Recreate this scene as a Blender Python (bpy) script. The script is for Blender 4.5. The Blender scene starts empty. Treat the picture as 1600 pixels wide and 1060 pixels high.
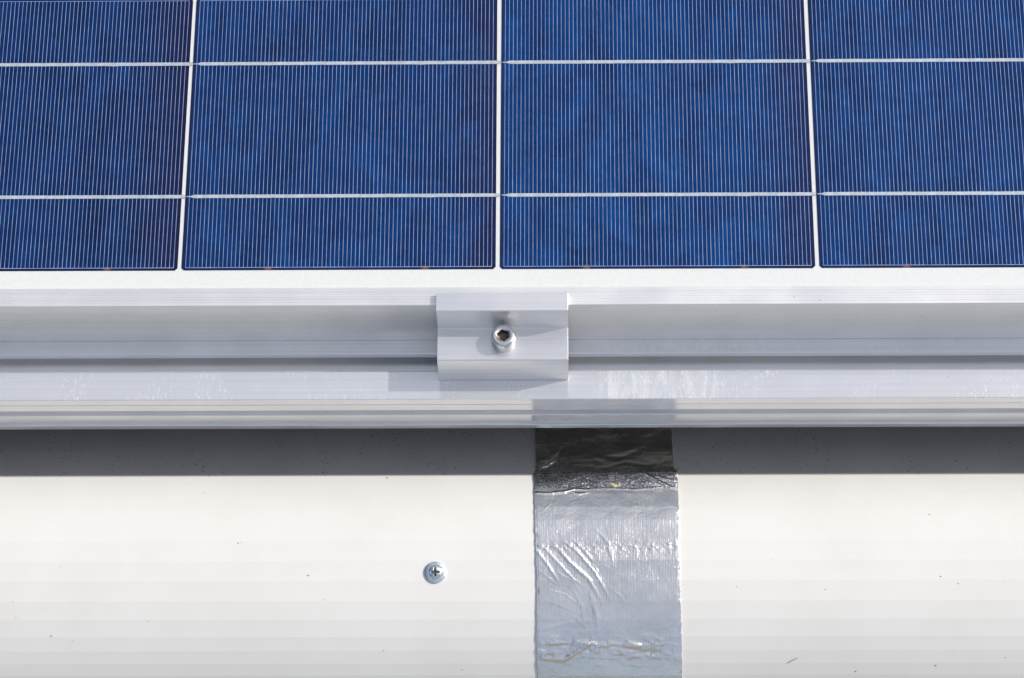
import bpy, bmesh, math, random
from mathutils import Matrix, Vector, noise
random.seed(7)
S = 0.001                       # everything below is written in millimetres
sc = bpy.context.scene
C = bpy.context.scene.collection

# ------------------------------------------------------------------ camera
cam_d = bpy.data.cameras.new('camera')
cam = bpy.data.objects.new('camera', cam_d); C.objects.link(cam)
cam_d.sensor_width = 36.0; cam_d.lens = 101.25
cam_d.clip_start = 0.05; cam_d.clip_end = 2000.0
Mrot = Matrix(((0.9998522490800712, 0.0035477784348376443, 0.016819431551055804),
               (0.003754149293558519, 0.9097803181780095, -0.4150731008135814),
               (-0.016774575184040418, 0.415074916038174, 0.9096325784091608))).to_4x4()
cam.matrix_world = Matrix.Translation(Vector((30.80667, -623.4626, 1282.8325)) * S) @ Mrot
sc.camera = cam

# ------------------------------------------------------------------ sky, sun, exposure
sun_v = Vector((1.04, 0.25, 1.0)).normalized()
elev = math.asin(sun_v.z)
w = bpy.data.worlds.new('World'); sc.world = w; w.use_nodes = True
nt = w.node_tree; nt.nodes.clear()
sky = nt.nodes.new('ShaderNodeTexSky'); sky.sky_type = 'NISHITA'; sky.sun_disc = False
sky.sun_elevation = elev; sky.sun_rotation = math.atan2(sun_v.x, sun_v.y)
sky.altitude = 300; sky.air_density = 0.9; sky.dust_density = 3.5; sky.ozone_density = 1.0
bg = nt.nodes.new('ShaderNodeBackground'); bg.inputs['Strength'].default_value = 0.12
wo = nt.nodes.new('ShaderNodeOutputWorld')
# bright cloud layer added to the sky, shaped for fill and metal reflections
wt = nt.nodes.new('ShaderNodeTexCoord')
def wn(kind, **kw):
    o = nt.nodes.new(kind)
    for k, v in kw.items(): setattr(o, k, v)
    return o
wsep = wn('ShaderNodeSeparateXYZ'); nt.links.new(wt.outputs['Generated'], wsep.inputs[0])
def wmap(sock, a, b, c, d):
    o = wn('ShaderNodeMapRange', interpolation_type='SMOOTHSTEP'); nt.links.new(sock, o.inputs[0])
    for i_, x_ in zip((1, 2, 3, 4), (a, b, c, d)): o.inputs[i_].default_value = x_
    return o.outputs[0]
def wmul(a, b):
    o = wn('ShaderNodeMath', operation='MULTIPLY'); nt.links.new(a, o.inputs[0]); nt.links.new(b, o.inputs[1]); return o.outputs[0]
wab = wn('ShaderNodeMath', operation='ABSOLUTE'); nt.links.new(wsep.outputs[0], wab.inputs[0])
# added bank from behind the panel, over the zenith, to the eave side
wbank = wmul(wmul(wmap(wab.outputs[0], 0.22, 0.62, 1, 0), wmap(wsep.outputs[1], -0.98, -0.55, 0.55, 1)), wmap(wsep.outputs[1], 0.60, 0.95, 1, 0))
wbank = wmul(wbank, wmap(wsep.outputs[2], 0.0, 0.15, 0, 1))
# a thinner gap shaped into the added bank, eave side of the zenith
wgap = wmul(wmap(wsep.outputs[1], -0.30, -0.17, 0, 1), wmap(wsep.outputs[1], -0.16, -0.02, 1, 0))
wbank = wmul(wbank, wmap(wgap, 0, 1, 1, 0.60))
wno = wn('ShaderNodeTexNoise'); nt.links.new(wt.outputs['Generated'], wno.inputs['Vector'])
wno.inputs['Scale'].default_value = 2.6; wno.inputs['Detail'].default_value = 5
wr_ = wn('ShaderNodeMapRange'); nt.links.new(wno.outputs['Fac'], wr_.inputs[0])
wr_.inputs[1].default_value = 0.3; wr_.inputs[2].default_value = 0.7; wr_.inputs[3].default_value = 0.75; wr_.inputs[4].default_value = 1.1
wk = wn('ShaderNodeMath', operation='MULTIPLY'); nt.links.new(wbank, wk.inputs[0]); nt.links.new(wr_.outputs[0], wk.inputs[1])
wv = wn('ShaderNodeVectorMath', operation='SCALE'); wv.inputs[0].default_value = (3.65, 3.55, 3.40); nt.links.new(wk.outputs[0], wv.inputs['Scale'])
wa = wn('ShaderNodeVectorMath', operation='ADD'); nt.links.new(sky.outputs[0], wa.inputs[0]); nt.links.new(wv.outputs[0], wa.inputs[1])
nt.links.new(wa.outputs[0], bg.inputs[0]); nt.links.new(bg.outputs[0], wo.inputs[0])
sl = bpy.data.lights.new('sun', 'SUN'); sl.energy = 3.05; sl.angle = math.radians(0.53); sl.color = (1.0, 0.965, 0.91)
so = bpy.data.objects.new('sun', sl); C.objects.link(so)
so.rotation_euler = sun_v.to_track_quat('Z', 'Y').to_euler(); so.location = sun_v * 3
sc.view_settings.view_transform = 'Standard'; sc.view_settings.look = 'None'
sc.view_settings.exposure = 0.0; sc.view_settings.gamma = 1.0
sc.view_settings.use_curve_mapping = False
sc.render.engine = 'CYCLES'
sc.cycles.max_bounces = 10; sc.cycles.glossy_bounces = 6; sc.cycles.transparent_max_bounces = 12

# ------------------------------------------------------------------ node helpers
class Mat:
    def __init__(s, name):
        s.m = bpy.data.materials.new(name); s.m.use_nodes = True
        s.t = s.m.node_tree; s.b = s.t.nodes['Principled BSDF']
        s.tc = s.t.nodes.new('ShaderNodeTexCoord')
    def n(s, kind, **kw):
        o = s.t.nodes.new(kind)
        for k, v in kw.items(): setattr(o, k, v)
        return o
    def l(s, a, b): s.t.links.new(a, b)
    def put(s, sock, v):
        if hasattr(v, 'type') and hasattr(v, 'links'): s.l(v, sock)
        else: sock.default_value = v
    def coords(s, scale=(1000, 1000, 1000), rot=(0, 0, 0), loc=(0, 0, 0), src=None):
        mp = s.n('ShaderNodeMapping'); s.l(src or s.tc.outputs['Object'], mp.inputs[0])
        mp.inputs['Scale'].default_value = scale; mp.inputs['Rotation'].default_value = rot
        mp.inputs['Location'].default_value = loc
        return mp.outputs[0]
    def noise(s, vec, scale, detail=3, rough=0.5, dist=0.0):
        o = s.n('ShaderNodeTexNoise'); s.l(vec, o.inputs['Vector'])
        o.inputs['Scale'].default_value = scale; o.inputs['Detail'].default_value = detail
        o.inputs['Roughness'].default_value = rough; o.inputs['Distortion'].default_value = dist
        return o.outputs['Fac']
    def voro(s, vec, scale, feature='F1', out='Distance', rnd=1.0):
        o = s.n('ShaderNodeTexVoronoi', feature=feature); s.l(vec, o.inputs['Vector'])
        o.inputs['Scale'].default_value = scale; o.inputs['Randomness'].default_value = rnd
        return o.outputs[out]
    def rng(s, v, a, b, c=0.0, d=1.0, smooth=True):
        o = s.n('ShaderNodeMapRange'); o.interpolation_type = 'SMOOTHSTEP' if smooth else 'LINEAR'
        s.put(o.inputs['Value'], v)
        for i, x in zip((1, 2, 3, 4), (a, b, c, d)): o.inputs[i].default_value = x
        return o.outputs[0]
    def math(s, op, a, b=0.0):
        o = s.n('ShaderNodeMath', operation=op); s.put(o.inputs[0], a); s.put(o.inputs[1], b)
        return o.outputs[0]
    def mix(s, f, a, b):
        o = s.n('ShaderNodeMix', data_type='RGBA'); s.put(o.inputs[0], f)
        for i, v in ((6, a), (7, b)):
            s.put(o.inputs[i], v if hasattr(v, 'links') else (*v, 1.0))
        return o.outputs[2]
    def bump(s, h, dist, strength=1.0, normal=None):
        o = s.n('ShaderNodeBump'); o.inputs['Strength'].default_value = strength
        o.inputs['Distance'].default_value = dist * S; s.l(h, o.inputs['Height'])
        if normal: s.l(normal, o.inputs['Normal'])
        return o.outputs[0]
    def set(s, **kw):
        names = dict(base='Base Color', rough='Roughness', metal='Metallic', normal='Normal', coat='Coat Weight',
                     coatr='Coat Roughness', spec='Specular IOR Level', alpha='Alpha')
        for k, v in kw.items():
            if k == 'base' and not hasattr(v, 'links'): v = (*v, 1.0)
            s.put(s.b.inputs[names[k]], v)
        return s.m

def aluminium(name, base=(0.80, 0.81, 0.83), rough=0.22, line=0.02, scratch=0.0, metal=0.72, cap=0.262):
    m = Mat(name)
    long_ = m.coords((4, 1400, 1400)); w_ = m.coords()
    lines = m.noise(long_, 1.0, 3, 0.6)
    big = m.noise(w_, 0.03, 1, 0.5)
    fine = m.noise(w_, 1.3, 3, 0.7)
    nrm = m.bump(lines, line)
    die = m.noise(m.coords((3, 700, 700), loc=(3, 1, 5)), 1.0, 2, 0.6)
    base_lines = m.rng(die, 0.40, 0.68)
    r = m.rng(big, 0.3, 0.7, rough - 0.04, min(rough + 0.06, cap))
    col = m.mix(m.rng(m.noise(w_, 0.05, 2, 0.5), 0.35, 0.7, 0, 1), tuple(c * 0.96 for c in base), base)
    col = m.mix(m.math('MULTIPLY', base_lines, 0.55), col, tuple(c * 0.86 for c in base))       # die lines of the extrusion
    nick = m.math('MULTIPLY', m.rng(m.voro(m.coords((1000, 1000, 1000), (0, 0, .4)), 0.30), 0.05, 0.10, 1, 0), m.rng(m.noise(w_, 0.05, 3, 0.6), 0.50, 0.60))
    col = m.mix(m.math('MULTIPLY', nick, 0.5), col, (0.97, 0.97, 0.97))
    grub = m.math('MULTIPLY', m.rng(m.voro(m.coords((1000, 1000, 1000), (0.2, 0, .9), (9, 4, 2)), 0.16), 0.035, 0.06, 1, 0), m.rng(m.noise(w_, 0.04, 2, 0.6), 0.45, 0.6))
    col = m.mix(m.math('MULTIPLY', grub, 0.7), col, (0.12, 0.11, 0.10))
    if scratch:
        # rubbed patches with short bright scuffs, and one long rubbed stretch beside the tape
        sx_ = m.n('ShaderNodeSeparateXYZ'); m.l(w_, sx_.inputs[0])
        sc2 = m.noise(m.coords((1000, 300, 1000), (0, 0, 0.35)), 0.75, 5, 0.75, 1.2)
        patch = m.rng(m.noise(m.coords((1000, 1000, 1000), (0, 0, 0), (0, 0, 37)), 0.022, 3, 0.6), 0.47, 0.62)
        rub = m.math('MULTIPLY', m.rng(sx_.outputs[0], 44, 56), m.rng(sx_.outputs[0], 116, 104))
        streak = m.noise(m.coords((1000, 220, 1000), (0, 0, -0.3)), 0.16, 6, 0.8, 1.0)
        marks = m.math('MULTIPLY', m.rng(sc2, 0.54, 0.66), m.math('MAXIMUM', m.math('MULTIPLY', patch, 0.5), m.math('MULTIPLY', rub, 0.75)))
        marks = m.math('MAXIMUM', marks, m.math('MULTIPLY', rub, m.rng(streak, 0.40, 0.70, 0, 0.42)))
        top_ = m.math('MULTIPLY', m.rng(sx_.outputs[2], -40.6, -40.1), m.rng(sx_.outputs[1], -36, -38, 0.25, 1))
        marks = m.math('MULTIPLY', m.math('MULTIPLY', marks, top_), scratch)
        col = m.mix(marks, col, (0.93, 0.93, 0.92))
        metal = m.math('SUBTRACT', metal, m.math('MULTIPLY', marks, 0.62))
    return m.set(base=col, rough=r, metal=metal, normal=nrm)

M = {}
M['frame'] = aluminium('frame_aluminium', (0.91, 0.91, 0.90), 0.36, 0.02, metal=0.72, cap=0.5)
M['rail'] = aluminium('rail_aluminium', (0.84, 0.845, 0.855), 0.16, 0.02, 1.0, metal=0.68)
M['clamp'] = aluminium('clamp_aluminium', (0.85, 0.855, 0.855), 0.32, 0.05, metal=0.82, cap=0.5)

m = Mat('stainless_steel'); cc = m.coords()
M['steel'] = m.set(base=(0.72, 0.71, 0.70), metal=1.0, rough=m.rng(m.noise(cc, 0.9, 3), 0.3, 0.7, 0.10, 0.26),
                   normal=m.bump(m.noise(cc, 2.0, 3), 0.01))
m = Mat('zinc_steel'); cc = m.coords()
M['zinc'] = m.set(base=m.mix(m.rng(m.noise(cc, 0.5, 3), 0.3, 0.7), (0.58, 0.65, 0.70), (0.76, 0.81, 0.84)), metal=1.0,
                  rough=m.rng(m.noise(cc, 1.5, 3), 0.3, 0.7, 0.2, 0.42), normal=m.bump(m.noise(cc, 1.6, 4), 0.05))

# white coated roof sheet
m = Mat('white_roof_paint'); cc = m.coords()
sep = m.n('ShaderNodeSeparateXYZ'); m.l(cc, sep.inputs[0])
under = m.rng(sep.outputs[1], -70, -67)                     # strip under the rail: carries its painted shade and the dirt dots
grime = m.noise(cc, 0.02, 4, 0.6)
base = m.mix(m.rng(grime, 0.35, 0.75, 0, 1), (0.785, 0.775, 0.73), (0.75, 0.738, 0.692))
base = m.mix(m.math('MULTIPLY', under, m.rng(m.noise(cc, 0.03, 2, 0.5), 0.3, 0.7, 0.75, 0.80)), base, (0.20, 0.205, 0.215))  # shade below the rail, put into the base colour
def dots(scale, rad, mask_scale, lo, hi, seed):
    v = m.coords((1000, 1000, 1000), (0, 0, 0.3), (seed, seed * 2, 0))
    d = m.rng(m.voro(v, scale), rad * 0.5, rad, 1, 0)
    k = m.rng(m.noise(v, mask_scale, 3, 0.6), lo, hi)
    keep = m.rng(m.voro(v, scale, out='Color'), 0.45, 0.5)
    return m.math('MULTIPLY', m.math('MULTIPLY', d, k), keep)
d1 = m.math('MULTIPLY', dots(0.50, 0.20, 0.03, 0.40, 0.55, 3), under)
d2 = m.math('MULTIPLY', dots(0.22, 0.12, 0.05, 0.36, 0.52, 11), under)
d3 = m.math('MULTIPLY', dots(0.13, 0.055, 0.02, 0.42, 0.60, 23), 0.45)
d4 = m.math('MULTIPLY', dots(0.3, 0.07, 0.02, 0.50, 0.62, 31), 0.30)
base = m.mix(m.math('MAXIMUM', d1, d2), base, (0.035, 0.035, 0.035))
base = m.mix(m.math('MAXIMUM', d3, d4), base, (0.30, 0.27, 0.23))
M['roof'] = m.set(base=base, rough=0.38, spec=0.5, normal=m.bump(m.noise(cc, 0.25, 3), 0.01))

# back sheet seen between the cells
m = Mat('white_back_sheet'); cc = m.coords()
M['back'] = m.set(base=m.mix(m.rng(m.noise(cc, 0.5, 3, 0.6), 0.3, 0.7), (0.72, 0.715, 0.695), (0.755, 0.75, 0.73)), rough=0.6,
                  normal=m.bump(m.noise(cc, 1.2, 2), 0.01))
m = Mat('black_sealant'); M['seal'] = m.set(base=(0.30, 0.30, 0.31), rough=0.6)
m = Mat('grey_back_cover'); M['rear'] = m.set(base=(0.55, 0.55, 0.55), rough=0.6)

# polycrystalline silicon
m = Mat('polycrystalline_silicon'); oi = m.n('ShaderNodeObjectInfo')
ofs = m.n('ShaderNodeVectorMath', operation='SCALE')
cb = m.n('ShaderNodeCombineXYZ')
m.l(oi.outputs['Random'], cb.inputs[0]); m.l(oi.outputs['Random'], cb.inputs[1]); m.l(oi.outputs['Random'], cb.inputs[2])
m.l(cb.outputs[0], ofs.inputs[0]); ofs.inputs['Scale'].default_value = 7.3
ad = m.n('ShaderNodeVectorMath', operation='ADD'); m.l(m.tc.outputs['Object'], ad.inputs[0]); m.l(ofs.outputs[0], ad.inputs[1])
A = ad.outputs[0]
diag = m.coords((1000, 520, 1000), (0, 0, math.radians(-48)), src=A)
wob = m.noise(diag, 0.05, 3, 0.55, 0.8)
grain = m.voro(m.coords((1000, 520, 1000), (0, 0, math.radians(-30)), src=A), 0.11, out='Color')
gsep = m.n('ShaderNodeSeparateColor'); m.l(grain, gsep.inputs[0])
g2 = m.voro(m.coords((1000, 700, 1000), (0, 0, math.radians(25)), src=A), 0.45, out='Color')
gs2 = m.n('ShaderNodeSeparateColor'); m.l(g2, gs2.inputs[0])
f = m.math('ADD', m.math('MULTIPLY', wob, 0.52), m.math('MULTIPLY', gsep.outputs[0], 0.18))
f = m.math('ADD', f, m.math('ADD', m.math('MULTIPLY', gs2.outputs[0], 0.12), 0.08))
cr = m.n('ShaderNodeValToRGB'); m.l(f, cr.inputs[0])
e = cr.color_ramp.elements
e[0].position = 0.28; e[0].color = (0.0004, 0.0115, 0.070, 1)
e[1].position = 0.92; e[1].color = (0.0012, 0.074, 0.27, 1)
e_ = cr.color_ramp.elements.new(0.6); e_.color = (0.0006, 0.035, 0.155, 1)
col = cr.outputs[0]
# violet rim towards the right edge and the corners of a cell
osep = m.n('ShaderNodeSeparateXYZ'); m.l(m.coords(), osep.inputs[0])
rim = m.rng(m.math('ADD', osep.outputs[0], m.math('MULTIPLY', m.noise(m.coords(src=A), 0.06, 3), 26)), 138, 172)
rim = m.math('MULTIPLY', rim, m.rng(oi.outputs['Random'], 0.2, 0.8, 0.35, 0.95))
col = m.mix(m.math('MULTIPLY', rim, 0.8), col, (0.0085, 0.008, 0.05))
edge = m.math('MAXIMUM', m.rng(osep.outputs[1], 1.5, 0.9), m.math('MAXIMUM', m.rng(osep.outputs[0], 1.8, 0.9), m.rng(osep.outputs[0], 154.2, 155.1)))
col = m.mix(m.math('MULTIPLY', edge, 0.6), col, (0.012, 0.008, 0.04))
spk = m.rng(m.voro(m.coords(src=A), 0.9), 0.10, 0.17, 1, 0)
spk = m.math('MULTIPLY', spk, m.rng(m.noise(m.coords(src=A), 0.1, 3, 0.6), 0.45, 0.65))
col = m.mix(m.math('MULTIPLY', spk, 0.22), col, (0.20, 0.32, 0.55))
fine = m.noise(m.coords(src=A), 1.6, 2, 0.8)
col = m.mix(m.rng(fine, 0.35, 0.75, 0.0, 0.14), col, (0.012, 0.13, 0.38))
tint = m.n('ShaderNodeMix', data_type='RGBA', blend_type='MULTIPLY'); tint.inputs[0].default_value = 1.0
m.l(col, tint.inputs[6]); m.l(oi.outputs['Color'], tint.inputs[7]); col = tint.outputs[2]
for cx in (39, 117):                                         # scorched contact spots on the lower rim
    vd = m.n('ShaderNodeVectorMath', operation='DISTANCE')
    m.l(m.coords((1000, 1400, 1000)), vd.inputs[0]); vd.inputs[1].default_value = (cx + 4, 1.0, 0)
    sp = m.math('MULTIPLY', m.rng(vd.outputs['Value'], 0.5, 2.8, 0.55, 0), m.rng(fine, 0.3, 0.6))
    col = m.mix(sp, col, (0.42, 0.20, 0.08))
M['cell'] = m.set(base=col, rough=0.45, spec=0.08)

m = Mat('silver_finger'); M['finger'] = m.set(base=m.mix(m.rng(m.noise(m.coords(), 0.12, 3, 0.7), 0.3, 0.7), (0.23, 0.31, 0.52), (0.42, 0.50, 0.72)), rough=0.5, metal=0.0)
m = Mat('tinned_ribbon'); cc = m.coords()
M['ribbon'] = m.set(base=m.mix(m.rng(m.noise(cc, 0.35, 4, 0.7), 0.3, 0.7), (0.42, 0.46, 0.52), (0.58, 0.62, 0.68)), rough=0.45, metal=0.25,
                    normal=m.bump(m.noise(cc, 0.6, 3), 0.08))

# thin solar glass: what is not mirrored passes straight through
m = Mat('solar_glass'); t = m.t; t.nodes.remove(m.b)
out = [n for n in t.nodes if n.type == 'OUTPUT_MATERIAL'][0]
tr = m.n('ShaderNodeBsdfTransparent'); tr.inputs[0].default_value = (0.985, 0.992, 0.99, 1)
gl = m.n('ShaderNodeBsdfGlossy'); gl.inputs['Roughness'].default_value = 0.12
gl.inputs[0].default_value = (0.9, 0.93, 1, 1)
fr = m.n('ShaderNodeFresnel'); fr.inputs[0].default_value = 1.17
nb = m.bump(m.noise(m.coords(), 0.8, 3), 0.02); m.l(nb, gl.inputs['Normal'])
mx = m.n('ShaderNodeMixShader'); geo = m.n('ShaderNodeNewGeometry'); m.l(m.math('MULTIPLY', fr.outputs[0], m.math('SUBTRACT', 1.0, geo.outputs['Backfacing'])), mx.inputs[0]); m.l(tr.outputs[0], mx.inputs[1]); m.l(gl.outputs[0], mx.inputs[2])
m.l(mx.outputs[0], out.inputs[0]); M['glass'] = m.m

# crinkled aluminium foil on butyl
m = Mat('aluminium_foil'); cc = m.coords()
sepf = m.n('ShaderNodeSeparateXYZ'); m.l(cc, sepf.inputs[0])
weave = m.noise(cc, 1.25, 4, 0.75)
soft = m.noise(m.coords((600, 1000, 1000), (0, 0, 0.5)), 0.10, 3, 0.5, 0.6)
nrm = m.bump(soft, 0.35, 0.8)
nrm = m.bump(m.noise(m.coords((1500, 60, 60)), 1.0, 3, 0.6), 0.13, 1.0, nrm)   # rolling lines along the tape
nrm = m.bump(weave, 0.10, 1.0, nrm)
grit = m.math('MULTIPLY', m.noise(cc, 0.95, 3, 0.7), m.rng(m.math('ADD', sepf.outputs[1], m.math('MULTIPLY', m.noise(cc, 0.12, 3), 4)), -77.5, -74))
grit = m.math('MULTIPLY', grit, m.rng(sepf.outputs[1], -66, -68.5, 0.05, 1))
nrm = m.bump(grit, 0.26, 1.0, nrm)      # the foil took the grain of the seam beneath it
fcol = m.mix(m.rng(m.noise(cc, 0.06, 4, 0.6), 0.35, 0.7), (0.80, 0.80, 0.785), (0.89, 0.885, 0.87))
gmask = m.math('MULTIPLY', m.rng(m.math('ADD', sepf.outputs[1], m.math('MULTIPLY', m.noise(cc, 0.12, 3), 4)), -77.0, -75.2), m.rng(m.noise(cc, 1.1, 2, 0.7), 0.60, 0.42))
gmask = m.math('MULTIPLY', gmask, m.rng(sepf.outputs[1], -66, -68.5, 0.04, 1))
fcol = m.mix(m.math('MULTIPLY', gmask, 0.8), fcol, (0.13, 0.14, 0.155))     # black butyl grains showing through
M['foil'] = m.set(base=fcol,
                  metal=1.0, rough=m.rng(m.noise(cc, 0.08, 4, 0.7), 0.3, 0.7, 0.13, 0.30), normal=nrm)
m = Mat('black_butyl'); M['butyl'] = m.set(base=(0.02, 0.02, 0.02), rough=0.5)
m = Mat('dry_straw'); M['straw'] = m.set(base=m.mix(m.rng(m.noise(m.coords(), 0.8, 3), 0.4, 0.6), (0.22, 0.12, 0.05), (0.42, 0.28, 0.13)), rough=0.8)
m = Mat('yellow_chip'); M['chip'] = m.set(base=m.mix(m.rng(m.noise(m.coords(), 0.8, 3), 0.4, 0.6), (0.62, 0.42, 0.14), (0.75, 0.62, 0.35)), rough=0.7)
m = Mat('brown_dirt'); M['dirt'] = m.set(base=(0.24, 0.15, 0.07), rough=0.9)
m = Mat('shaded_socket'); M['socket'] = m.set(base=(0.17, 0.13, 0.10), rough=0.45, metal=0.6)  # shade inside the hex recess, put into a dark brown metal
m = Mat('dark_recess'); M['recess'] = m.set(base=(0.10, 0.09, 0.06), rough=0.6, metal=0.4)
m = Mat('dry_ground'); g = m.coords((1, 1, 1))
M['ground'] = m.set(base=m.mix(m.rng(m.noise(g, 0.6, 6, 0.6), 0.4, 0.6), (0.20, 0.18, 0.13), (0.38, 0.32, 0.27)), rough=0.95)

# ------------------------------------------------------------------ object helpers
def mesh(name, verts, faces, mat, parent=None, smooth=False, loc=(0, 0, 0), bevel=0.0, angle=None):
    me = bpy.data.meshes.new(name)
    me.from_pydata([(x * S, y * S, z * S) for x, y, z in verts], [], faces)
    bm = bmesh.new(); bm.from_mesh(me); bmesh.ops.recalc_face_normals(bm, faces=bm.faces[:])
    if bevel:
        ed = [e for e in bm.edges if len(e.link_faces) == 2 and e.calc_face_angle(0) > math.radians(40)]
        bmesh.ops.bevel(bm, geom=ed, offset=bevel * S, segments=2, profile=0.5, affect='EDGES')
    bm.to_mesh(me); bm.free()
    if mat: me.materials.append(mat)
    for p in me.polygons: p.use_smooth = smooth
    if angle is not None: me.set_sharp_from_angle(angle=math.radians(angle))
    o = bpy.data.objects.new(name, me); C.objects.link(o)
    o.location = Vector(loc) * S
    if parent: o.parent = parent
    return o
def empty(name, loc=(0, 0, 0)):
    o = bpy.data.objects.new(name, None); C.objects.link(o); o.location = Vector(loc) * S
    o.empty_display_size = 0.02
    return o
def tag(o, label=None, cat=None, group=None, kind=None):
    for k, v in (('label', label), ('category', cat), ('group', group), ('kind', kind)):
        if v: o[k] = v
    return o
def box(x0, x1, y0, y1, z0, z1):
    v = [(x, y, z) for x in (x0, x1) for y in (y0, y1) for z in (z0, z1)]
    return v, [(0, 1, 3, 2), (4, 6, 7, 5), (0, 4, 5, 1), (2, 3, 7, 6), (0, 2, 6, 4), (1, 5, 7, 3)]
def extrude(prof, x0, x1, xs=None):
    """closed (y, z) outline pulled along x"""
    xs = xs or [x0, x1]; n = len(prof); v = []; f = []
    for x in xs: v += [(x, y, z) for y, z in prof]
    for k in range(len(xs) - 1):
        for i in range(n):
            j = (i + 1) % n
            f.append((k * n + i, k * n + j, (k + 1) * n + j, (k + 1) * n + i))
    f.append(tuple(range(n))); f.append(tuple(range((len(xs) - 1) * n, len(xs) * n)))
    return v, f

# ------------------------------------------------------------------ roof (faceted roll of white sheet)
YC, ZC, RR = -99.0, -187.6, 90.0
def roll(a, off=0.0, r=RR):
    a = math.radians(a)
    return (YC - (r + off) * math.sin(a), ZC + (r + off) * math.cos(a))
A_F = [-19.6, -15.8, -11.7, -6.8, -1.8, 4.8, 11.4, 17.9, 24.5, 30.5, 36.3, 41.1, 45.7, 50.0, 55, 61, 68, 76, 84, 90]
def tangent(a0, d):                                   # straight flank behind the roll
    y, z = roll(a0); a = math.radians(a0)
    return (y + d * math.cos(a), z + d * math.sin(a))
prof = [(1250.0, -128.0), (12.0, -128.0), (2.0, -127.0)]
for d in (60, 45, 30, 15): prof.append(tangent(-19.6, d))
prof += [roll(a) for a in A_F] + [(YC - RR, -320.0), (YC - RR + 8, -322.0)]
def top_z(y):
    for (ya, za), (yb, zb) in zip(prof, prof[1:]):
        if yb <= y <= ya: return zb + (za - zb) * (y - yb) / (ya - yb)
    return -128
v, f = [], []
for x in (-1600, 1600): v += [(x, y, z) for y, z in prof]
n = len(prof)
for i in range(n - 1): f.append((i, i + 1, n + i + 1, n + i))
me = bpy.data.meshes.new('roof'); me.from_pydata([(a * S, b * S, c * S) for a, b, c in v], [], f)
me.materials.append(M['roof'])
roof = bpy.data.objects.new('roof', me); C.objects.link(roof)
md = roof.modifiers.new('thickness', 'SOLIDIFY'); md.thickness = 0.0012
bm = bmesh.new(); bm.from_mesh(me); bmesh.ops.recalc_face_normals(bm, faces=bm.faces[:])
bm.normal_update()
if sum(fc.normal.z for fc in bm.faces) < 0: bmesh.ops.reverse_faces(bm, faces=bm.faces[:])
bm.to_mesh(me); bm.free(); md.offset = -1
tag(roof, 'white coated metal roof sheet with a faceted rounded edge below the rail', 'roof', kind='structure')

g_v, g_f = box(-150000, 150000, -150000, 150000, -3300, -3200)
ground = mesh('ground', g_v, g_f, M['ground']); tag(ground, 'dry ground below the roof', 'ground', kind='structure')

# ------------------------------------------------------------------ solar panel
panel = empty('solar_panel', (0, 0, -40))
tag(panel, 'blue polycrystalline solar panel in a silver aluminium frame', 'solar panel')
PZ = 40.0                                              # parts are written from the glass plane
def P(name, v, f, mat, parent=panel, **k):
    return mesh(name, v, f, mat, parent, loc=k.pop('loc', (0, 0, PZ)), **k)
PX0, PX1, PY0, PY1 = -790 - 10, 790 + 10, -10.4, 158 * 6 + 8.4
bs = P('back_sheet', *box(PX0, PX1, PY0, PY1, -2.2, -0.12), M['back'])
P('glass_pane', *box(PX0 + .5, PX1 - .5, PY0 + .4, PY1 - .4, 0.45, 0.85), M['glass'])
# frame: lower rail of the frame profile with fine extrusion grooves on its flange
fy0, fy1 = -20.45, -10.35
top = [(fy1, 0.1), (fy1, 1.0), (fy1 - .25, 1.35)]
top += [(fy1 - 1.1, 1.35), (fy1 - 1.35, 1.62)]
for k in range(5):
    y = fy1 - 2.9 - 1.35 * k
    top += [(y + .26, 1.62), (y + .12, 1.30), (y - .12, 1.30), (y - .26, 1.62)]
top += [(fy0 + .5, 1.62), (fy0 + .14, 1.48), (fy0, 1.15)]
fp = top + [(fy0, -39.3), (fy0 + .5, -39.8), (fy0 + 32, -39.8), (fy0 + 32, -38.3), (fy0 + 2, -38.3), (fy0 + 2, -2.6), (fy1, -2.6)]
P('frame', *extrude(fp, PX0 - 8, PX1 + 8), M['frame'])
fr2 = [(-(y) + (PY1 + PY0), z) for y, z in fp]
P('frame', *extrude(fr2, PX0 - 8, PX1 + 8), M['frame'])
for sx in (-1, 1):
    xa, xb = (PX0 - 8, PX0) if sx < 0 else (PX1, PX1 + 8)
    P('frame', *box(xa, xb, PY0 - .05, PY1 + .05, -39.7, 1.3), M['frame'])

def cell_mesh():
    c = 1.3; W, H = 156.0, 156.8
    o = [(c, 0), (W - c, 0), (W, c), (W, H - c), (W - c, H), (c, H), (0, H - c), (0, c)]
    return extrude_z(o, -0.1, 0.10)
def extrude_z(o, z0, z1):
    n = len(o); v = [(x, y, z0) for x, y in o] + [(x, y, z1) for x, y in o]
    f = [tuple(range(n)), tuple(range(n, 2 * n))] + [(i, (i + 1) % n, n + (i + 1) % n, n + i) for i in range(n)]
    return v, f
cell0 = P('solar_cell', *cell_mesh(), M['cell'])
v, f = [], []
def strip(x0, x1, y0, y1, z=0.125):
    b = len(v); v.extend([(x0, y0, z), (x1, y0, z), (x1, y1, z), (x0, y1, z)]); f.append((b, b + 1, b + 2, b + 3))
NF = 75
for k in range(NF):
    x = 2.0 + k * (156 - 4.0) / (NF - 1)
    hw = 0.088 + 0.016 * random.random()
    strip(x - hw, x + hw, 1.55, 155.3)
strip(1.9, 154.1, 1.30, 1.55); strip(1.9, 154.1, 155.3, 155.5)
fing = mesh('grid_fingers', v, f, M['finger'], cell0)
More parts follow.
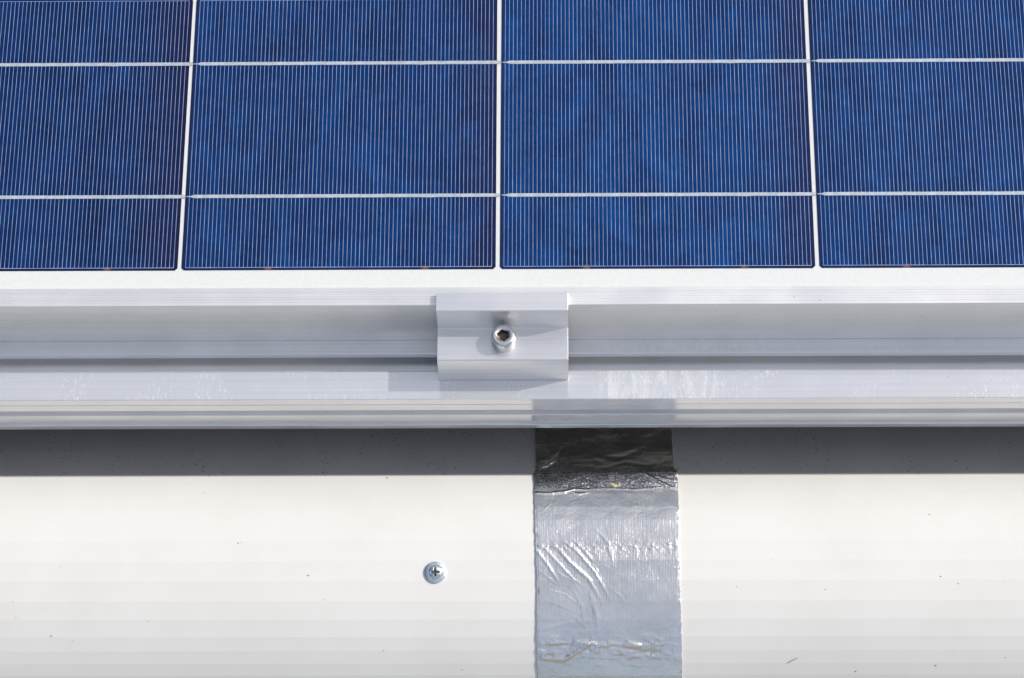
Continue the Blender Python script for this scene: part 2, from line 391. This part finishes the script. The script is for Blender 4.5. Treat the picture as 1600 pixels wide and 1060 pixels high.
def ribbon_mesh(yc, k):
    pts_t, pts_b = [], []
    rr = random.Random(k)
    xs = [0.6, 2.4, 3.2, 4.6] + [8 + i * 5.2 for i in range(29)] + [157.9]
    for i, x in enumerate(xs):
        hw = 0.22 if x < 3 else (0.55 if x < 4 else 0.93)
        wob = 0.0 if i < 4 else rr.uniform(-.05, .05)
        pts_t.append((x, yc + hw + wob)); pts_b.append((x, yc - hw + wob * .6 - (rr.random() < .12) * rr.uniform(0, .22) * (i > 4)))
    n = len(xs); v = []
    for z in (0.13, 0.33): v += [(x, y, z) for x, y in pts_t] + [(x, y, z) for x, y in pts_b]
    f = []
    for i in range(n - 1):
        f += [(2 * n + i, 2 * n + i + 1, 3 * n + i + 1, 3 * n + i), (i, i + 1, n + i + 1, n + i),
              (i, i + 1, 2 * n + i + 1, 2 * n + i), (n + i, n + i + 1, 3 * n + i + 1, 3 * n + i)]
    f += [(0, n, 3 * n, 2 * n), (n - 1, 2 * n - 1, 4 * n - 1, 3 * n - 1)]
    return v, f
ribs = [mesh('busbar', *ribbon_mesh(y, i), M['ribbon'], cell0) for i, y in enumerate((41.1, 117.6))]
kids = [fing] + ribs
rr = random.Random(4)
first = True
for cx in range(-5, 5):
    for cy in range(0, 6):
        if first: c = cell0; first = False
        else:
            c = cell0.copy(); C.objects.link(c); c.parent = panel
            for k_ in kids:
                d = k_.copy(); C.objects.link(d); d.parent = c
        c.location = Vector((cx * 158 + 1.0 + rr.uniform(-.15, .15), cy * 159.0 + rr.uniform(-.12, .12), PZ)) * S
        c.rotation_euler.z = math.radians(rr.uniform(-.05, .05))
        k_ = {(-2, 0): .66, (-1, 0): .85, (0, 0): 1.05, (1, 0): .97}.get((cx, cy), rr.uniform(.7, 1.1))     # wafers differ in tone
        c.color = (1.0, k_ * .92, k_ ** .8 * .95, 1)

# ------------------------------------------------------------------ mounting rail
yr0, yr1 = -52.98, -12.5
zt = -39.85
a_, b_ = -28.06, -37.4                                  # slot lips
rp = [(yr0 + .3, zt), (b_ - .35, zt), (b_, zt - .3), (b_, zt - 3.6), (b_ - 4, zt - 3.9), (b_ - 4, zt - 9.5), (a_ + 2.8, zt - 9.5),
      (a_ + 2.8, zt - 4.6), (a_ + .9, zt - 4.3), (a_, zt - 3.9), (a_, zt - .5), (a_ + .5, zt), (yr1, zt), (yr1, zt - 37.2),
      (yr0, zt - 37.2), (yr0, -73.3), (yr0 + .25, -73.0), (yr0 + 1.6, -73.0), (yr0 + 1.6, -68.4), (yr0 + .15, -68.0), (yr0, -67.7),
      (yr0, -60.0), (yr0 + .4, -59.6), (yr0 + 2.6, -59.6), (yr0 + 2.6, -54.3), (yr0 + .2, -53.8), (yr0, -53.5),
      (yr0, -46.9), (yr0 + .22, -46.7), (yr0 + .22, -46.35), (yr0, -46.15), (yr0, zt - .3)]
xs = [-1500, 1500]
rail = mesh('mounting_rail', *extrude(rp, 0, 0, xs), M['rail'])
tag(rail, 'long slotted aluminium mounting rail with scuffed top running under the panel edge', 'rail')

# ------------------------------------------------------------------ end clamp with socket bolt
clamp = empty('end_clamp', (2.5, -36, zt))
tag(clamp, 'short aluminium end clamp with a socket head bolt gripping the panel frame', 'clamp')
CL = (-2.5, 36, -zt)
cp = [(-15.0, 1.75), (-15.0, 4.1), (-15.4, 4.5), (-24.6, 4.5), (-25.0, 4.1), (-25.0, -15.0), (-25.3, -15.3), (-42.1, -15.3),
      (-42.6, -15.8), (-42.6, -39.2), (-42.2, -39.80), (-39.8, -39.80), (-39.5, -39.4), (-39.5, -18.6), (-39.2, -18.3), (-22.4, -18.3), (-22.0, -17.9), (-22.0, 1.4), (-21.6, 1.75)]
body = mesh('clamp_body', *extrude(cp, -30.2, 34.6), M['clamp'], clamp, loc=CL, bevel=0.12)
# bolt: knurled cap head with a hexagonal socket
BX, BY, Z0, Z1 = 2.55, -32.45, -15.2, -7.3
N = 72; v = []; f = []
def ring(rfun, z):
    b = len(v)
    for i in range(N):
        t = 2 * math.pi * i / N; r = rfun(t); v.append((BX + r * math.cos(t), BY + r * math.sin(t), z))
    return b
def hexr(R):
    def g(t):
        k = (t + 0.35) % (math.pi / 3) - math.pi / 6
        return R * math.cos(math.pi / 6) / math.cos(k)
    return g
cyl = lambda r: (lambda t: r)
rs = [ring(cyl(6.0), Z0), ring(cyl(6.0), Z1 - 1.0), ring(cyl(5.75), Z1 - .4), ring(cyl(5.2), Z1 - .05), ring(cyl(4.3), Z1),
      ring(cyl(3.75), Z1 - .02), ring(hexr(3.25), Z1 - .5), ring(hexr(3.15), Z1 - 4.2), ring(cyl(1.2), Z1 - 5.0)]
for a, b in zip(rs, rs[1:]):
    for i in range(N): f.append((a + i, a + (i + 1) % N, b + (i + 1) % N, b + i))
f.append(tuple(range(rs[-1], rs[-1] + N))); f.append(tuple(range(rs[0], rs[0] + N)))
bolt = mesh('socket_bolt', v, f, M['steel'], clamp, loc=CL, smooth=True, angle=35)
bolt.data.materials.append(M['socket'])
for p in bolt.data.polygons:
    if p.center.length and math.hypot(p.center.x / S - BX, p.center.y / S - BY) < 3.3 and p.center.z / S < Z1 - .3 and p.center.z / S > Z1 - 6: p.material_index = 1
v = []; f = []
rs = [ring(cyl(4.0), -15.2), ring(cyl(4.0), zt - 9.4)]
for i in range(N): f.append((rs[0] + i, rs[0] + (i + 1) % N, rs[1] + (i + 1) % N, rs[1] + i))
f += [tuple(range(N)), tuple(range(N, 2 * N))]
mesh('shank', v, f, M['steel'], bolt, smooth=True, angle=35)

# ------------------------------------------------------------------ pan head screw in the white sheet
SX, SA = -33.4, 15.2
sy, sz = roll(SA)
screw = empty('roof_screw', (SX, sy, sz - .35))
screw.rotation_euler = (math.radians(SA), 0, math.radians(4))
tag(screw, 'zinc cross head screw with round flange in the white roof sheet', 'screw')
def heightfield(rmax, hf, base_z, nr=46, na=96):
    v = [(0, 0, hf(0, 0))]; f = []
    for i in range(1, nr + 1):
        for j in range(na):
            r = rmax * i / nr; t = 2 * math.pi * j / na
            v.append((r * math.cos(t), r * math.sin(t), hf(r * math.cos(t), r * math.sin(t))))
    for j in range(na): f.append((0, 1 + j, 1 + (j + 1) % na))
    for i in range(nr - 1):
        for j in range(na):
            a = 1 + i * na + j; b = 1 + i * na + (j + 1) % na; f.append((a, a + na, b + na, b))
    b0 = 1 + (nr - 1) * na; k = len(v)
    for j in range(na):
        x, y, z = v[b0 + j]; v.append((x, y, base_z))
    for j in range(na): f.append((b0 + j, b0 + (j + 1) % na, k + (j + 1) % na, k + j))
    f.append(tuple(range(k, k + na)))
    return v, f
def flange(x, y):
    r = math.hypot(x, y); return 1.35 - 0.45 * max(0, (r - 3.4) / 2.1) ** 2 - (0.3 if r < 3.4 else 0)
mesh('flange', *heightfield(5.5, flange, 0.0), M['zinc'], screw, smooth=True, angle=40)
def head(x, y):
    r = math.hypot(x, y); z = 1.2 + 1.75 * math.sqrt(max(0, 1 - (r / 3.75) ** 2))
    u = max(min(abs(x), abs(y)) - 0.42, 0) ; l_ = max(max(abs(x), abs(y)) - 2.15, 0)
    k = max(0.0, 1 - u / 0.22) * max(0.0, 1 - l_ / 0.35)
    return z - 1.25 * k * (1 - .25 * r / 2.2)
hd = mesh('head', *heightfield(3.7, head, 1.0, 60, 120), M['zinc'], screw, smooth=True)
# flat dark faces in the bottom of the cross
v, f = [], []
for a, b in ((2.0, .36), (.36, 2.0)):
    k = len(v); z = 1.82 if a > b else 1.81
    v += [(-a, -b, z), (a, -b, z), (a, b, z), (-a, b, z)]; f.append((k, k + 1, k + 2, k + 3))
mesh('recess', v, f, M['recess'], hd)

# ------------------------------------------------------------------ aluminium foil tape
left = [(-60, 16.2), (-49, 16.5), (-23, 18.0), (-21, 18.05), (-20.2, 16.8), (-5.2, 17.1), (10.2, 17.8), (22.6, 18.1), (37.4, 18.0), (51.3, 18.5), (70, 19)]
right = [(-60, 88.6), (-49, 88.8), (-23, 89.4), (-20.9, 89.6), (-20.3, 90.9), (-11, 91.2), (8.2, 91.2), (22.7, 91.3), (37.5, 91.95), (51.4, 92.5), (70, 93)]
def lerp(t, x):
    for (a, p), (b, q) in zip(t, t[1:]):
        if a <= x <= b: return p + (q - p) * (x - a) / (b - a)
    return t[-1][1] if x > t[-1][0] else t[0][1]
wr = [([(20.4, 6.4), (28.5, 11.8), (36.7, 17.5), (43.1, 20.4)], .18, .8), ([(27, 6.0), (35, 12.0), (44.8, 17.5), (51.3, 24.8)], .34, .95),
      ([(31.8, 5.0), (40, 9.4), (48, 15.4), (56.1, 24.5)], .26, .8), ([(36, 4.1), (43.2, 8.8), (48.1, 12.6)], .16, .7),
      ([(45.7, 22.7), (48.6, 28.9), (49.9, 36.4)], .25, 1.2), ([(53, 5.0), (56.3, 10), (57.9, 13.8)], .14, .8),
      ([(48.2, 1.0), (54.7, 5.6), (57.3, 10)], .16, .8), ([(21.2, 43.5), (31.6, 44.1), (43, 39.6), (47.0, 36.8)], .75, 1.1),
      ([(18.6, 34.2), (31.7, 32), (44.7, 31)], .22, 1.0), ([(18, 8), (24, 13), (30, 19)], .2, .7),
      ([(22, -23), (27, -25), (32, -31)], .5, 1.2), ([(19.5, -22.5), (24, -23), (29, -27)], .35, .8), ([(60, -26), (72, -30), (80, -34)], .3, 2.0),
      ([(74, -19), (82, -15.5), (89, -13.5)], .5, .6), ([(78, -18.2), (84, -17), (90, -16)], .25, .5),
      ([(18, -12.0), (25, -11.7), (33, -12.3), (38, -13.4), (45, -12.9)], .5, .5), ([(36, -12.4), (40, -11.4), (46, -12.3)], .3, .4),
      ([(42, -13.2), (56, -13.6), (70, -13.1), (80, -13.8), (90, -13.9)], .16, .45),
      ([(50, -21), (64, -24), (76, -22.5), (88, -25)], .35, 1.4), ([(36, 20), (41, 26), (43, 34)], .15, 1.0),
      ([(24, 21), (33, 22.5), (40, 26)], .14, .6), ([(22, 24), (30, 26), (39, 28.5)], .12, .6), ([(38, 30), (44, 33.5)], .2, .6), ([(20, 15), (28, 19), (38, 20)], .12, .6)]
_r = random.Random(21)
for _ in range(34):                                     # small random creases
    x_, a_0 = _r.uniform(20, 90), _r.uniform(-18, 52); th = _r.gauss(0.3, .8); L_ = _r.uniform(3, 11)
    p2 = (x_ + L_ * math.cos(th), a_0 + L_ * .6 * math.sin(th)); p3 = (p2[0] + L_ * .7 * math.cos(th + .5), p2[1] + L_ * .45 * math.sin(th + .5))
    wr.append(([(x_, a_0), p2, p3], _r.uniform(.03, .10), _r.uniform(.3, .6)))
def seg_d(px, py, ax, ay, bx, by):
    dx, dy = bx - ax, by - ay; t = max(0, min(1, ((px - ax) * dx + (py - ay) * dy) / (dx * dx + dy * dy)))
    return math.hypot(px - ax - t * dx, py - ay - t * dy), t
K = RR * math.pi / 180                                  # mm of arc per degree
def wrinkle(x, a):
    h = 0.0
    for pts, amp, wd in wr:
        d = 1e9
        n_ = len(pts) - 1; s_ = 0
        for i in range(n_):
            dd, t = seg_d(x, a * K, pts[i][0], pts[i][1] * K, pts[i + 1][0], pts[i + 1][1] * K)
            if dd < d: d = dd; s_ = (i + t) / n_
        if d < wd * 4: h += amp * math.exp(-(d / wd) ** 2) * math.sin(math.pi * min(1, max(0, .12 + .80 * s_)))
    return h
def nz(x, y, z=0): return noise.noise(Vector((x, y, z)))
def facet(a):                                           # y, z and outward normal of the sheet itself
    if a < -19.6: return tangent(-19.6, (-19.6 - a) * K), math.radians(-19.6)
    for p, q in zip(A_F, A_F[1:]):
        if p <= a <= q:
            t = (a - p) / (q - p); (y0, z0), (y1, z1) = roll(p), roll(q)
            mid = (p + q) / 2; k = .5
            return (y0 + (y1 - y0) * t, z0 + (z1 - z0) * t), math.radians(mid * (1 - k) + a * k)
    return roll(a), math.radians(a)
NX, NA = 300, 520
A0, A1 = -58.0, 66.0
v, f = [], []
for j in range(NA + 1):
    a = A0 + (A1 - A0) * j / NA
    (y, z), an = facet(a)
    jag = .35 * nz(a * .9, 3.1) + .3 * nz(a * .35, 9.7)
    xl = lerp(left, a) + jag; xr = lerp(right, a) + .35 * nz(a * .8, 17.3) + .25 * nz(a * .3, 5)
    for i in range(NX + 1):
        x = xl + (xr - xl) * i / NX
        e_ = min(x - xl, xr - x)
        h = 0.85 + wrinkle(x, a)
        h += 0.10 * nz(x * .12, a * .25) + 0.035 * nz(x * .5, a * .9, 4)
        if a < -20.2: h += 0.35 * nz(x * .06, a * .18, 8) + .15 * nz(x * .16, a * .5, 8)
        u = (x - xl) / (xr - xl)
        h += (0.3 + 1.9 * u) * math.exp(-((a + 20.5) / 5.5) ** 2)             # it bridges the crease, more on the right
        h += math.exp(-((a - 7.2 - 1.2 * nz(x * .10, 2)) / 1.5) ** 2) * (.20 * nz(x * .38, a * .8, 5) + .10 * nz(x * .9, a * 1.8, 7))   # crinkled stretch
        cz = math.exp(-((a - 40.3) / 4.2) ** 2)
        h += cz * min(1, e_ / 3) * (.75 * nz(x * .13, a * .42, 1) + .38 * nz(x * .30, a * .8, 6) + .14 * nz(x * .6, a * 2.4, 6) + .35 * math.exp(-((a - 38.6 - .8 * nz(x * .05, 3)) / .8) ** 2) + .45 * math.exp(-((a - 43.6 - 1.2 * nz(x * .06, 13)) / .9) ** 2))
        if e_ < 1.6: h += .35 * (1 - e_ / 1.6) * (.3 + nz(a * .45, 1 if i < NX / 2 else 50)) - .25 * (1 - e_ / 1.6)
        h = max(h, .25)
        v.append((x, y - h * math.sin(an), z + h * math.cos(an)))
for j in range(NA):
    for i in range(NX):
        k = j * (NX + 1) + i; f.append((k, k + 1, k + NX + 2, k + NX + 1))
tape = mesh('foil_tape', v, f, M['foil'], smooth=True)
md = tape.modifiers.new('thickness', 'SOLIDIFY'); md.thickness = 0.0006; md.offset = -1
if tape.data.polygons[100].normal.z < 0: tape.data.flip_normals()
tag(tape, 'wrinkled silver foil tape stuck over the rounded white roof edge and under the rail', 'tape')

# ------------------------------------------------------------------ bits of debris
def chip(name, x, a, pts, th, mat, lift=0.0):
    y, z = roll(a, lift); n = len(pts)
    v = [(px, py, th * .2 + .15 * nz(px, py)) for px, py in pts] + [(px * .8, py * .8, th) for px, py in pts]
    f = [tuple(range(n)), tuple(range(n, 2 * n))] + [(i, (i + 1) % n, n + (i + 1) % n, n + i) for i in range(n)]
    o = mesh(name, v, f, mat, loc=(x, y, z)); o.rotation_euler.x = math.radians(a); return o
tag(chip('paint_flake', 58.0, -14.6, [(-1.8, .3), (-.9, 1.2), (.6, .9), (1.9, .1), (1.6, -.8), (.2, -1.1), (-.9, -.4)], .5, M['chip'], 1.3),
    'small yellowish flake lying on the silver foil tape', 'flake')
tw = chip('straw_fragment', 148.5, 44.6, [(-2.7, -1.45), (-2.5, -1.65), (0, -.32), (2.7, 1.25), (2.6, 1.45), (-.1, -.05)], .3, M['straw'], .3)
tag(tw, 'tiny brown straw fragment lying on the lower white roof edge right of the tape', 'straw')
v, f = [], []
for x, a, r in [(-134.4, 5.5, .55), (-132.9, 5.1, .3), (-98.4, 16.1, .5), (-97.6, 16.3, .25), (-229.9, 35.8, .5), (-219.1, 37.5, .35), (-249.1, 24.4, .45),
                (-247.6, 29.6, .3), (-153.7, -12.8, .35), (-59.1, -18.6, .7), (-34.1, -13.6, .2), (219.1, -3.9, .5), (223.5, 16.9, .45), (232.5, 19.2, .35),
                (180.9, 48.8, .5), (221.5, 46.7, .6), (256.8, 43.9, .4), (-60, 41, .4), (-20, 48, .4), (-180, 31, .3), (-90, 24, .3), (120, 20, .3), (165, 21, .3)]:
    y, z = roll(a, 0.02); an = math.radians(a); k = len(v); n = 9
    for j in range(n):
        t = 2 * math.pi * j / n; q = r * random.uniform(.4, .85); px, py = q * math.cos(t) * 1.2, q * math.sin(t)
        v.append((x + px, y + py * math.cos(an), z + py * math.sin(an) - .1))
    for j in range(n):
        b = v[k + j]; v.append((x + (b[0] - x) * .5, y + (b[1] - y) * .5 - .22 * math.sin(an), z + (b[2] - z) * .5 + .25))
    f.append(tuple(range(k + n, k + 2 * n)))
    f += [(k + j, k + (j + 1) % n, k + n + (j + 1) % n, k + n + j) for j in range(n)]
tag(mesh('dirt_specks', v, f, M['dirt']), 'scattered tiny brown dirt specks on the white roof sheet', 'dirt', kind='stuff')
